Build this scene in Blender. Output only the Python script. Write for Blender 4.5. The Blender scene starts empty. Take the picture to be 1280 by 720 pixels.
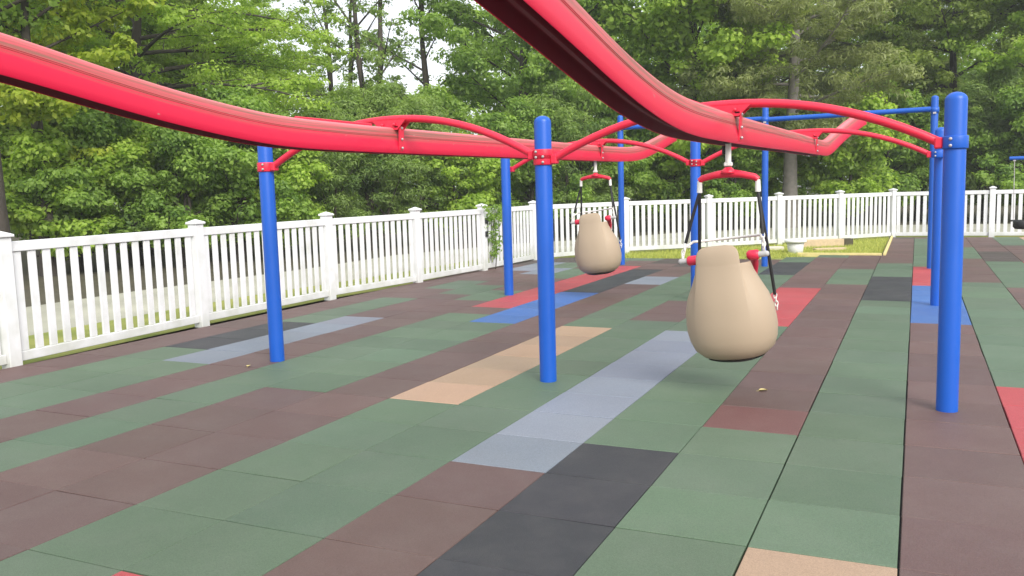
import bpy, math, random
import numpy as np
from mathutils import Vector, Matrix
R = math.radians
T = .61                                   # rubber tile size, metres
sc = bpy.context.scene
col = sc.collection
rnd = random.Random(7)
YAW, PITCH, ROLL, FPX = .4375795, .1141468, -.0274818, 1083.36
CAM = Vector((.03405, -3.75007, 1.5954))

# ------------------------------------------------------------------ helpers
def link(o, parent=None):
    col.objects.link(o)
    if parent: o.parent = parent
    return o
def tag(o, label=None, cat=None, group=None, kind=None):
    if label: o['label'] = label
    if cat: o['category'] = cat
    if group: o['group'] = group
    if kind: o['kind'] = kind
    return o
def empty(name, loc=(0, 0, 0), rz=0):
    o = bpy.data.objects.new(name, None); o.empty_display_size = .2
    o.location = loc; o.rotation_euler = (0, 0, rz)
    return link(o)
def copy_tree(o, parent=None):
    c = o.copy(); col.objects.link(c)
    if parent: c.parent = parent
    for ch in [k for k in bpy.data.objects if k.parent == o]:
        copy_tree(ch, c)
    return c

class MB:
    """collects shapes, then links them as ONE mesh object"""
    def __init__(s): s.v = []; s.f = []; s.m = []; s.sm = []
    def add(s, vs, fs, mi=0, smooth=False):
        n = len(s.v); s.v += [tuple(p) for p in vs]
        for f in fs:
            s.f.append(tuple(i + n for i in f)); s.m.append(mi); s.sm.append(smooth)
    def box(s, c, size, mi=0, rot=None, bev=0.0):
        hx, hy, hz = [k / 2 for k in size]
        b = min(bev, hx * .9, hy * .9, hz * .9)
        if b <= 0:
            vs = [Vector((x, y, z)) for x in (-hx, hx) for y in (-hy, hy) for z in (-hz, hz)]
            fs = [(0, 1, 3, 2), (4, 6, 7, 5), (0, 4, 5, 1), (2, 3, 7, 6), (0, 2, 6, 4), (1, 5, 7, 3)]
        else:
            vs = []; fs = []; idx = {}
            for sx in (-1, 1):
                for sy in (-1, 1):
                    for sz in (-1, 1):
                        for a in range(3):
                            p = [sx * (hx - b), sy * (hy - b), sz * (hz - b)]
                            p[a] = (sx * hx, sy * hy, sz * hz)[a]
                            idx[(sx, sy, sz, a)] = len(vs); vs.append(Vector(p))
            for a in range(3):
                o = [k for k in range(3) if k != a]
                for sg in (-1, 1):
                    q = []
                    for (p1, p2) in ((-1, -1), (1, -1), (1, 1), (-1, 1)):
                        t = [0, 0, 0]; t[a] = sg; t[o[0]] = p1; t[o[1]] = p2
                        q.append(idx[(t[0], t[1], t[2], a)])
                    fs.append(q)
            for a in range(3):                       # edges run along axis a
                o = [k for k in range(3) if k != a]
                for p1 in (-1, 1):
                    for p2 in (-1, 1):
                        q = []
                        for (sg, ax) in ((-1, o[0]), (1, o[0]), (1, o[1]), (-1, o[1])):
                            t = [0, 0, 0]; t[a] = sg; t[o[0]] = p1; t[o[1]] = p2
                            q.append(idx[(t[0], t[1], t[2], ax)])
                        fs.append(q)
            for sx in (-1, 1):
                for sy in (-1, 1):
                    for sz in (-1, 1):
                        fs.append([idx[(sx, sy, sz, a)] for a in range(3)])
        c = Vector(c)
        s.add([(rot @ p if rot else p) + c for p in vs], fs, mi)
    def tube(s, pts, rad, n=14, mi=0, cap=True, smooth=True, dome=False):
        pts = [Vector(p) for p in pts]
        if not hasattr(rad, '__len__'): rad = [rad] * len(pts)
        rings = []; up = None
        for i, p in enumerate(pts):
            t = (pts[min(i + 1, len(pts) - 1)] - pts[max(i - 1, 0)]).normalized()
            if up is None:
                up = Vector((0, 0, 1)) if abs(t.z) < .9 else Vector((1, 0, 0))
            x = (up - t * up.dot(t)).normalized(); y = t.cross(x); up = x
            rings.append([p + (x * math.cos(2 * math.pi * k / n) + y * math.sin(2 * math.pi * k / n)) * rad[i] for k in range(n)])
        vs = [v for r in rings for v in r]; fs = []
        for i in range(len(pts) - 1):
            for k in range(n):
                fs.append((i * n + k, i * n + (k + 1) % n, (i + 1) * n + (k + 1) % n, (i + 1) * n + k))
        s.add(vs, fs, mi, smooth)
        if cap:
            s.add(rings[0], [tuple(range(n))[::-1]], mi); s.add(rings[-1], [tuple(range(n))], mi)
    def lathe(s, prof, c=(0, 0, 0), n=24, mi=0, smooth=True):
        vs = []; fs = []
        for (r, z) in prof:
            for k in range(n):
                a = 2 * math.pi * k / n; vs.append(Vector((r * math.cos(a), r * math.sin(a), z)) + Vector(c))
        for i in range(len(prof) - 1):
            for k in range(n):
                fs.append((i * n + k, i * n + (k + 1) % n, (i + 1) * n + (k + 1) % n, (i + 1) * n + k))
        s.add(vs, fs, mi, smooth)
    def prism(s, poly, y0, y1, mi=0):                # poly in x,z ; extruded along y
        n = len(poly)
        vs = [Vector((x, y0, z)) for x, z in poly] + [Vector((x, y1, z)) for x, z in poly]
        fs = [tuple(range(n)), tuple(range(2 * n - 1, n - 1, -1))]
        for k in range(n): fs.append((k, (k + 1) % n + 0, (k + 1) % n + n, k + n)[::-1])
        s.add(vs, fs, mi)
    def sphere(s, c, r, mi=0, n=10):
        prof = [(r * math.sin(math.pi * i / n) + 1e-5, -r * math.cos(math.pi * i / n)) for i in range(n + 1)]
        s.lathe(prof, c, 12, mi)
    def link_ring(s, c, a, L, w, r, mi=0):           # one oval chain link, long axis z, in plane turned by a
        pts = []
        for k in range(17):
            t = 2 * math.pi * k / 16
            x = w * math.cos(t); z = L * math.sin(t)
            pts.append(Vector(c) + Vector((x * math.cos(a), x * math.sin(a), z)))
        s.tube(pts, r, 6, mi, cap=False)
    def build(s, name, mats, parent=None):
        me = bpy.data.meshes.new(name); me.from_pydata(s.v, [], s.f)
        if not isinstance(mats, (list, tuple)): mats = [mats]
        for m in mats: me.materials.append(m)
        me.polygons.foreach_set('material_index', s.m)
        me.polygons.foreach_set('use_smooth', s.sm)
        me.update()
        return link(bpy.data.objects.new(name, me), parent)

# ------------------------------------------------------------------ materials
def mat(name): 
    m = bpy.data.materials.new(name); m.use_nodes = True
    nt = m.node_tree; b = nt.nodes['Principled BSDF']
    return m, nt, b
def simple(name, c, rough=.5, metal=0, spec=.5, var=.12, scale=6, bump=0, bscale=60, coat=0):
    m, nt, b = mat(name); N = nt.nodes; L = nt.links
    tc = N.new('ShaderNodeTexCoord'); nz = N.new('ShaderNodeTexNoise')
    nz.inputs['Scale'].default_value = scale; nz.inputs['Detail'].default_value = 6
    L.new(tc.outputs['Object'], nz.inputs['Vector'])
    mx = N.new('ShaderNodeMix'); mx.data_type = 'RGBA'
    mx.inputs[6].default_value = tuple(k * (1 - var) for k in c) + (1,)
    mx.inputs[7].default_value = tuple(min(1, k * (1 + var)) for k in c) + (1,)
    L.new(nz.outputs['Fac'], mx.inputs[0]); L.new(mx.outputs[2], b.inputs['Base Color'])
    mr = N.new('ShaderNodeMapRange'); mr.inputs['To Min'].default_value = rough * .8; mr.inputs['To Max'].default_value = min(1, rough * 1.25)
    L.new(nz.outputs['Fac'], mr.inputs['Value']); L.new(mr.outputs[0], b.inputs['Roughness'])
    b.inputs['Metallic'].default_value = metal; b.inputs['Specular IOR Level'].default_value = spec
    b.inputs['Coat Weight'].default_value = coat
    if bump:
        n2 = N.new('ShaderNodeTexNoise'); n2.inputs['Scale'].default_value = bscale; n2.inputs['Detail'].default_value = 4
        L.new(tc.outputs['Object'], n2.inputs['Vector'])
        bp = N.new('ShaderNodeBump'); bp.inputs['Strength'].default_value = bump; bp.inputs['Distance'].default_value = .01
        L.new(n2.outputs['Fac'], bp.inputs['Height']); L.new(bp.outputs[0], b.inputs['Normal'])
    return m

M = {}
M['blue'] = simple('blue powder coat', (.001, .084, .45), .42, var=.06, scale=3, bump=.05, bscale=140)
M['bluebar'] = simple('blue powder coat thin', (.001, .082, .42), .42, var=.06, scale=3)
M['red'] = simple('red powder coat', (.66, .017, .05), .4, var=.08, scale=5, bump=.05, bscale=120)
M['painted_shade'] = simple('dark red rail liner', (.15, .007, .024), .6)  # rail red darkened: shade under the rail painted into the colour
M['steel'] = simple('zinc bolt', (.45, .42, .42), .5, metal=.5, var=.1)
M['vinyl'] = simple('white vinyl', (.70, .70, .705), .45, var=.035, scale=2.2, bump=.03, bscale=30)
M['seat'] = simple('beige moulded plastic', (.37, .285, .198), .6, var=.05, scale=4, bump=.05, bscale=180)
M['black'] = simple('black rubber', (.012, .012, .013), .55)
M['pad'] = simple('red harness plastic', (.62, .02, .06), .45)
M['grey'] = simple('grey plastic', (.42, .41, .40), .5)
M['white'] = simple('white plastic', (.72, .70, .66), .5, var=.08, scale=20)
M['tub'] = simple('weathered white tub', (.62, .62, .60), .55, var=.1, scale=9)
M['wood'] = simple('weathered board', (.50, .38, .24), .8, var=.3, scale=14, bump=.3, bscale=40)
M['edging'] = simple('yellow pine edging', (.62, .52, .22), .75, var=.2, scale=12)
M['slab'] = simple('pale concrete', (.55, .51, .43), .85, var=.15, scale=9, bump=.3, bscale=50)
M['gravel'] = simple('pale paving', (.36, .35, .28), .9, var=.4, scale=.8, bump=.4, bscale=30)
M['soil'] = simple('soil and litter', (.07, .06, .035), .95, var=.5, scale=2.5, bump=.6, bscale=20)
M['bark'] = simple('dark bark', (.055, .045, .035), .9, var=.5, scale=7, bump=.8, bscale=22)
M['barkgrey'] = simple('grey bark', (.20, .18, .16), .9, var=.4, scale=7, bump=.8, bscale=22)

def grime(m):
    nt = m.node_tree; N = nt.nodes; L = nt.links; b = N['Principled BSDF']; src = b.inputs['Base Color'].links[0].from_socket
    g = N.new('ShaderNodeNewGeometry'); sp = N.new('ShaderNodeSeparateXYZ'); L.new(g.outputs['Position'], sp.inputs[0])
    nz = N.new('ShaderNodeTexNoise'); nz.inputs['Scale'].default_value = 4; nz.inputs['Detail'].default_value = 7; L.new(g.outputs['Position'], nz.inputs['Vector'])
    a = N.new('ShaderNodeMapRange'); a.inputs['From Min'].default_value = .45; a.inputs['From Max'].default_value = .02; a.inputs['To Max'].default_value = .28; L.new(sp.outputs['Z'], a.inputs['Value'])
    a2 = N.new('ShaderNodeMath'); a2.operation = 'ADD'; L.new(a.outputs[0], a2.inputs[0]); L.new(nz.outputs['Fac'], a2.inputs[1])
    r = N.new('ShaderNodeMapRange'); r.inputs['From Min'].default_value = .52; r.inputs['From Max'].default_value = .9; r.inputs['To Max'].default_value = .5; L.new(a2.outputs[0], r.inputs['Value'])
    mx = N.new('ShaderNodeMix'); mx.data_type = 'RGBA'; mx.inputs[7].default_value = (.38, .40, .30, 1)
    L.new(r.outputs[0], mx.inputs[0]); L.new(src, mx.inputs[6]); L.new(mx.outputs[2], b.inputs['Base Color'])
grime(M['vinyl'])
def lawn_material():
    m, nt, b = mat('lawn'); N = nt.nodes; L = nt.links
    tc = N.new('ShaderNodeTexCoord'); nz = N.new('ShaderNodeTexNoise'); nz.inputs['Scale'].default_value = 1.2; nz.inputs['Detail'].default_value = 8
    L.new(tc.outputs['Object'], nz.inputs['Vector'])
    cr = N.new('ShaderNodeValToRGB'); e = cr.color_ramp.elements
    e[0].position = .3; e[0].color = (.17, .21, .05, 1); e[1].position = .72; e[1].color = (.36, .36, .11, 1)
    L.new(nz.outputs['Fac'], cr.inputs[0]); L.new(cr.outputs[0], b.inputs['Base Color']); b.inputs['Roughness'].default_value = .95
    b.inputs['Specular IOR Level'].default_value = .15
    return m
M['lawn'] = lawn_material()

def rail_material():
    m, nt, b = mat('weathered red rail'); N = nt.nodes; L = nt.links
    at = N.new('ShaderNodeAttribute'); at.attribute_name = 'along'          # x = metres along, y = round the section, z = height in it
    sp = N.new('ShaderNodeSeparateXYZ'); L.new(at.outputs['Vector'], sp.inputs[0])
    mp = N.new('ShaderNodeVectorMath'); mp.operation = 'MULTIPLY'; mp.inputs[1].default_value = (.9, 60, 40)
    L.new(at.outputs['Vector'], mp.inputs[0])
    n1 = N.new('ShaderNodeTexNoise'); n1.inputs['Scale'].default_value = 1.0; n1.inputs['Detail'].default_value = 5; n1.inputs['Roughness'].default_value = .65
    L.new(mp.outputs[0], n1.inputs['Vector'])
    # dirt gathers on the shoulder, where rain leaves it
    up = N.new('ShaderNodeMapRange'); up.inputs['From Min'].default_value = .10; up.inputs['From Max'].default_value = .145; L.new(sp.outputs['Z'], up.inputs['Value'])
    dn = N.new('ShaderNodeMapRange'); dn.inputs['From Min'].default_value = .225; dn.inputs['From Max'].default_value = .195; L.new(sp.outputs['Z'], dn.inputs['Value'])
    th = N.new('ShaderNodeMapRange'); th.inputs['From Min'].default_value = .36; th.inputs['From Max'].default_value = .62; L.new(n1.outputs['Fac'], th.inputs['Value'])
    a = N.new('ShaderNodeMath'); a.operation = 'MULTIPLY'; L.new(up.outputs[0], a.inputs[0]); L.new(dn.outputs[0], a.inputs[1])
    a2 = N.new('ShaderNodeMath'); a2.operation = 'MULTIPLY'; L.new(a.outputs[0], a2.inputs[0]); L.new(th.outputs[0], a2.inputs[1])
    a3 = N.new('ShaderNodeMath'); a3.operation = 'MULTIPLY'; a3.inputs[1].default_value = .85; L.new(a2.outputs[0], a3.inputs[0])
    # paler towards the ridge
    fd = N.new('ShaderNodeMapRange'); fd.inputs['From Min'].default_value = .13; fd.inputs['From Max'].default_value = .22; fd.inputs['To Max'].default_value = .75; L.new(sp.outputs['Z'], fd.inputs['Value'])
    m1 = N.new('ShaderNodeMix'); m1.data_type = 'RGBA'; m1.inputs[6].default_value = (.58, .007, .044, 1); m1.inputs[7].default_value = (.70, .22, .235, 1)
    L.new(fd.outputs[0], m1.inputs[0])
    m2 = N.new('ShaderNodeMix'); m2.data_type = 'RGBA'; m2.inputs[7].default_value = (.19, .11, .075, 1)
    L.new(a3.outputs[0], m2.inputs[0]); L.new(m1.outputs[2], m2.inputs[6]); 
    # a few scuffs
    n3 = N.new('ShaderNodeTexNoise'); n3.inputs['Scale'].default_value = 5.0; n3.inputs['Detail'].default_value = 2
    sc3 = N.new('ShaderNodeVectorMath'); sc3.operation = 'MULTIPLY'; sc3.inputs[1].default_value = (2.2, 4, 4); L.new(at.outputs['Vector'], sc3.inputs[0]); L.new(sc3.outputs[0], n3.inputs['Vector'])
    t3 = N.new('ShaderNodeMapRange'); t3.inputs['From Min'].default_value = .735; t3.inputs['From Max'].default_value = .76; t3.inputs['To Max'].default_value = .6; L.new(n3.outputs['Fac'], t3.inputs['Value'])
    m3 = N.new('ShaderNodeMix'); m3.data_type = 'RGBA'; m3.inputs[7].default_value = (.35, .20, .18, 1); L.new(t3.outputs[0], m3.inputs[0]); L.new(m2.outputs[2], m3.inputs[6])
    L.new(m3.outputs[2], b.inputs['Base Color'])
    b.inputs['Roughness'].default_value = .45; b.inputs['Specular IOR Level'].default_value = .28
    return m
M['rail'] = rail_material()

def tile_material():
    m, nt, b = mat('rubber tile'); N = nt.nodes; L = nt.links
    at = N.new('ShaderNodeAttribute'); at.attribute_name = 'tile'
    tc = N.new('ShaderNodeTexCoord')
    v = N.new('ShaderNodeTexVoronoi'); v.inputs['Scale'].default_value = 260; L.new(tc.outputs['Object'], v.inputs['Vector'])
    sx = N.new('ShaderNodeSeparateColor'); L.new(v.outputs['Color'], sx.inputs[0])
    mr = N.new('ShaderNodeMapRange'); mr.inputs['To Min'].default_value = .64; mr.inputs['To Max'].default_value = .90; L.new(sx.outputs[0], mr.inputs['Value'])
    n1 = N.new('ShaderNodeTexNoise'); n1.inputs['Scale'].default_value = .9; n1.inputs['Detail'].default_value = 7; n1.inputs['Roughness'].default_value = .62; L.new(tc.outputs['Object'], n1.inputs['Vector'])
    m2 = N.new('ShaderNodeMapRange'); m2.inputs['From Min'].default_value = .3; m2.inputs['From Max'].default_value = .7; m2.inputs['To Min'].default_value = .90; m2.inputs['To Max'].default_value = 1.08; L.new(n1.outputs['Fac'], m2.inputs['Value'])
    k = N.new('ShaderNodeMath'); k.operation = 'MULTIPLY'; L.new(mr.outputs[0], k.inputs[0]); L.new(m2.outputs[0], k.inputs[1])
    sc_ = N.new('ShaderNodeVectorMath'); sc_.operation = 'SCALE'; L.new(at.outputs['Color'], sc_.inputs[0]); L.new(k.outputs[0], sc_.inputs['Scale'])
    # pale dust
    n2 = N.new('ShaderNodeTexNoise'); n2.inputs['Scale'].default_value = 2.3; n2.inputs['Detail'].default_value = 9; n2.inputs['Roughness'].default_value = .7; L.new(tc.outputs['Object'], n2.inputs['Vector'])
    d = N.new('ShaderNodeMapRange'); d.inputs['From Min'].default_value = .45; d.inputs['From Max'].default_value = .75; d.inputs['To Max'].default_value = .10; L.new(n2.outputs['Fac'], d.inputs['Value'])
    mx = N.new('ShaderNodeMix'); mx.data_type = 'RGBA'; mx.inputs[7].default_value = (.26, .24, .22, 1)
    L.new(d.outputs[0], mx.inputs[0]); L.new(sc_.outputs[0], mx.inputs[6]); L.new(mx.outputs[2], b.inputs['Base Color'])
    b.inputs['Roughness'].default_value = .6; b.inputs['Specular IOR Level'].default_value = .5
    bp = N.new('ShaderNodeBump'); bp.inputs['Strength'].default_value = .35; bp.inputs['Distance'].default_value = .003
    L.new(v.outputs['Distance'], bp.inputs['Height']); L.new(bp.outputs[0], b.inputs['Normal'])
    return m
M['tile'] = tile_material()

def leaf_material(name, dark, light, trans=.45, rough=.5):
    m = bpy.data.materials.new(name); m.use_nodes = True
    nt = m.node_tree; N = nt.nodes; L = nt.links
    b = N['Principled BSDF']; out = N['Material Output']
    at = N.new('ShaderNodeAttribute'); at.attribute_name = 'tone'
    cr = N.new('ShaderNodeValToRGB'); e = cr.color_ramp.elements
    e[0].position = .05; e[0].color = dark + (1,); e[1].position = .95; e[1].color = light + (1,)
    L.new(at.outputs['Fac'], cr.inputs[0])
    L.new(cr.outputs[0], b.inputs['Base Color']); b.inputs['Roughness'].default_value = rough; b.inputs['Specular IOR Level'].default_value = .35
    tr = N.new('ShaderNodeBsdfTranslucent')
    g = N.new('ShaderNodeMix'); g.data_type = 'RGBA'; g.blend_type = 'MULTIPLY'; g.inputs[0].default_value = 1
    L.new(cr.outputs[0], g.inputs[6]); g.inputs[7].default_value = (1.25, 1.35, .6, 1); L.new(g.outputs[2], tr.inputs['Color'])
    mx = N.new('ShaderNodeMixShader'); mx.inputs[0].default_value = trans
    L.new(b.outputs[0], mx.inputs[1]); L.new(tr.outputs[0], mx.inputs[2]); L.new(mx.outputs[0], out.inputs['Surface'])
    return m
M['leaf_mid'] = leaf_material('leaf mid green', (0.125, 0.225, 0.050), (0.396, 0.552, 0.116), .5)
M['leaf_bright'] = leaf_material('leaf bright green', (0.175, 0.288, 0.046), (0.528, 0.680, 0.116), .5)
M['leaf_yellow'] = leaf_material('leaf yellow green', (0.250, 0.362, 0.039), (0.648, 0.680, 0.105), .5)
M['leaf_blue'] = leaf_material('leaf grey green', (0.125, 0.213, 0.066), (0.396, 0.516, 0.158), .5)
M['leaf_olive'] = leaf_material('leaf olive', (0.138, 0.213, 0.050), (0.432, 0.516, 0.137), .5)
M['needle'] = leaf_material('pine needles', (0.138, 0.175, 0.066), (0.396, 0.432, 0.173), .45)
M['grassblade'] = leaf_material('grass blade', (.25, .30, .06), (.58, .58, .16), .3)

# ------------------------------------------------------------------ camera
F = Vector((-math.sin(YAW) * math.cos(PITCH), math.cos(YAW) * math.cos(PITCH), -math.sin(PITCH)))
R0 = Vector((math.cos(YAW), math.sin(YAW), 0)); U0 = R0.cross(F)
c_, s_ = math.cos(ROLL), math.sin(ROLL)
cr_ = R0 * c_ + U0 * s_; cu_ = U0 * c_ - R0 * s_
cam = bpy.data.cameras.new('camera'); cam.lens = FPX / 1280 * 36; cam.sensor_width = 36; cam.clip_end = 600; cam.clip_start = .05
co = bpy.data.objects.new('camera', cam); col.objects.link(co)
mw = Matrix.Identity(4)
for i in range(3): mw[i][0] = cr_[i]; mw[i][1] = cu_[i]; mw[i][2] = -F[i]; mw[i][3] = CAM[i]
co.matrix_world = mw
sc.camera = co
def at(px, d):
    """ground point d metres ahead of the camera, in the direction of pixel column px"""
    h = Vector((-math.sin(YAW), math.cos(YAW), 0)); k = (px - 640) / FPX
    p = Vector((CAM.x, CAM.y, 0)) + (h + R0 * k) * d
    return p

# ------------------------------------------------------------------ ground
def sheet(name, poly, z, m, kind='structure'):
    mb = MB(); mb.add([(x, y, z) for x, y in poly], [tuple(range(len(poly)))])
    return tag(mb.build(name, m), kind=kind)
sheet('ground', [(-300, -300), (300, -300), (300, 300), (-300, 300)], -.07, M['soil'])

FU = [(-13.05, -5.9), (-13.08, -1.5), (-13.11, 2.9), (-13.33, 7.25), (-13.35, 11.64), (-12.95, 15.25), (-12.66, 18.89), (-12.57, 22.84)]
FD = [(-12.57, 22.84), (-10.34, 26.78), (-7.56, 29.1), (-5.16, 31.52), (-2.95, 33.95), (-.91, 36.3)]
FR = [(-.91, 36.3), (3.0, 36.3), (6.95, 36.35), (10.95, 36.4), (15, 36.4), (19, 36.4), (23, 36.4), (27, 36.4)]
poly_in = [Vector((u * T, v * T)) for u, v in FU + FD[1:] + FR[1:]] + [Vector((27 * T, -9 * T)), Vector((-13.05 * T, -9 * T))]
def inside(x, y):
    r = False; n = len(poly_in)
    for i in range(n):
        a = poly_in[i]; b = poly_in[(i + 1) % n]
        if (a.y > y) != (b.y > y) and x < (b.x - a.x) * (y - a.y) / (b.y - a.y) + a.x: r = not r
    return r

C = {'G': (.108, .165, .102), 'B': (.138, .080, .072), 'K': (.036, .037, .043), 'Y': (.235, .262, .315), 'T': (.46, .31, .205),
     'R': (.47, .065, .075), 'U': (.055, .155, .44), 'D': (.075, .055, .05), 'W': (.175, .076, .07)}
PAT = {  # column -> list of (first row, colour), each runs up to the next
 -14: [(-20, 'B')], -13: [(-20, 'B'), (21, 'D')],
 -12: [(-20, 'G'), (5, 'K'), (8, 'G'), (12, 'B'), (14, 'G'), (16, 'B'), (19, 'Y'), (22, 'D')],
 -11: [(-20, 'G'), (4, 'Y'), (9, 'B'), (13, 'G'), (15, 'B'), (18, 'Y'), (20, 'G'), (22, 'D')],
 -10: [(-20, 'B'), (12, 'G'), (14, 'B'), (17, 'G'), (20, 'B'), (22, 'G')],
 -9: [(-20, 'G'), (10, 'B'), (11, 'R'), (21, 'B'), (23, 'G')],
 -8: [(-20, 'B'), (3, 'G'), (9, 'U'), (14, 'K'), (20, 'B'), (22, 'D')],
 -7: [(-20, 'B'), (16, 'Y'), (18, 'B'), (21, 'D')],
 -6: [(-20, 'G'), (3, 'T'), (9, 'G'), (21, 'B')],
 -5: [(-20, 'R'), (-2, 'G'), (10, 'B'), (13, 'G'), (22, 'B')],
 -4: [(-20, 'B'), (1, 'Y'), (9, 'G'), (19, 'K'), (23, 'G')],
 -3: [(-20, 'K'), (2, 'G'), (10, 'R'), (16, 'B'), (25, 'G')],
 -2: [(-20, 'G'), (3, 'W'), (4, 'B'), (17, 'G'), (21, 'B')],
 -1: [(-20, 'T'), (0, 'G'), (14, 'K'), (19, 'G'), (23, 'B'), (35, 'D')],
 0: [(-20, 'B'), (11, 'U'), (17, 'R'), (22, 'G'), (35, 'B')],
 1: [(-20, 'B'), (-1, 'R'), (6, 'G'), (18, 'B'), (25, 'G'), (30, 'B')],
 2: [(-20, 'G'), (13, 'B'), (17, 'G'), (24, 'D'), (28, 'B')],
 3: [(-20, 'B'), (3, 'G'), (12, 'K'), (16, 'G'), (22, 'R'), (24, 'B'), (31, 'G')],
}
def colour(cu, cv):
    if cu in PAT:
        k = PAT[cu][0][1]
        for v0, q in PAT[cu]:
            if cv >= v0: k = q
        return C[k]
    r = random.Random(cu * 131 + (cv + (cu * 7) % 5) // 5)
    return C[r.choice('GGGBBBKYRUT')]
def grass_zone(cu, cv):            # the cut corner inside the fence that is lawn, not rubber
    u, v = cu + .5, cv + .5
    if u > -.95: return False
    edge = 24.0 if u < -5 else 24.0 + (u + 5) * .9
    edge = min(edge, 26.0)
    return v > edge
def build_floor():
    vs = []; fs = []; cols = []
    rr = random.Random(3)
    # joints: each line of the grid has its own width, some gape
    def gap(a, b, k): 
        q = random.Random(a * 977 + b * 31 + k); t = q.random()
        return (.0012 if t < .25 else .0032 if t < .6 else .0058)
    for cu in range(-15, 27):
        colgap0 = .0045 if cu in (-1, 0, 1) else .0024
        colgap1 = .0045 if cu + 1 in (-1, 0, 1) else .0024
        for cv in range(-9, 37):
            if not inside((cu + .5) * T, (cv + .5) * T) or grass_zone(cu, cv): continue
            x0 = cu * T + colgap0 * rr.uniform(.5, 1.3); x1 = (cu + 1) * T - colgap1 * rr.uniform(.5, 1.3)
            y0 = cv * T + gap(cu, cv, 0); y1 = (cv + 1) * T - gap(cu, cv + 1, 0)
            sk = rr.uniform(-.002, .002)
            hz = [rr.uniform(-.0018, .0018) for _ in range(4)]; b = .004
            n = len(vs)
            P4 = [(x0, y0 + sk), (x1, y0 - sk), (x1, y1 - sk), (x0, y1 + sk)]
            I4 = [(x0 + b, y0 + b + sk), (x1 - b, y0 + b - sk), (x1 - b, y1 - b - sk), (x0 + b, y1 - b + sk)]
            vs += [(P4[k][0], P4[k][1], -.05) for k in range(4)]
            vs += [(P4[k][0], P4[k][1], hz[k] - b) for k in range(4)]
            vs += [(I4[k][0], I4[k][1], hz[k]) for k in range(4)]
            q = [(n + 8, n + 9, n + 10, n + 11)]
            for k in range(4):
                j = (k + 1) % 4
                q.append((n + k, n + j, n + 4 + j, n + 4 + k)); q.append((n + 4 + k, n + 4 + j, n + 8 + j, n + 8 + k))
            fs += q
            c = colour(cu, cv); f = rr.uniform(.90, 1.10); w = [rr.uniform(.97, 1.03) for _ in range(3)]
            cols += [(c[0] * f * w[0], c[1] * f * w[1], c[2] * f * w[2], 1)] * len(q)
    me = bpy.data.meshes.new('rubber_floor'); me.from_pydata(vs, [], fs)
    a = me.attributes.new('tile', 'FLOAT_COLOR', 'FACE'); a.data.foreach_set('color', np.array(cols, dtype=np.float32).ravel())
    me.materials.append(M['tile']); me.update()
    return tag(link(bpy.data.objects.new('rubber_floor', me)), kind='structure')
build_floor()
sheet('floor_base', [(p.x, p.y) for p in poly_in], -.045, M['black'])
# lawn corner inside the fence, paving and verge outside it
sheet('lawn', [(-13.0 * T, 23.0 * T), (-.95 * T, 23.0 * T), (-.95 * T, 36.25 * T)][:1] + [(-12.5 * T, 22.9 * T), (-.95 * T, 22.9 * T), (-.95 * T, 36.2 * T)], -.038, M['lawn'])
def offs(pts, d):
    out = []
    for i, p in enumerate(pts):
        a = pts[max(0, i - 1)]; b = pts[min(len(pts) - 1, i + 1)]
        t = (b - a).normalized(); out.append(p + Vector((-t.y, t.x)) * d)
    return out
FL = [Vector((u * T, v * T)) for u, v in FU + FD[1:] + FR[1:]]
FL = [Vector((FL[0].x, -18))] + FL + [Vector((45, FL[-1].y))]
def band(name, d0, d1, z, m):
    a = offs(FL, d0) if not isinstance(d0, list) else [offs(FL, d0[i])[i] for i in range(len(FL))]
    b = offs(FL, d1) if not isinstance(d1, list) else [offs(FL, d1[i])[i] for i in range(len(FL))]; mb = MB(); n = len(a)
    mb.add([(p.x, p.y, z) for p in a] + [(p.x, p.y, z) for p in b], [(i, i + 1, n + i + 1, n + i) for i in range(n - 1)])
    return tag(mb.build(name, m), kind='structure')
band('verge', .07, 1.7, -.03, M['lawn'])
PW = [4.4 if p.y < 13 else 4.4 + (p.y - 13) * .35 for p in FL]
band('paved_path', 1.7, PW, -.034, M['gravel'])

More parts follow.
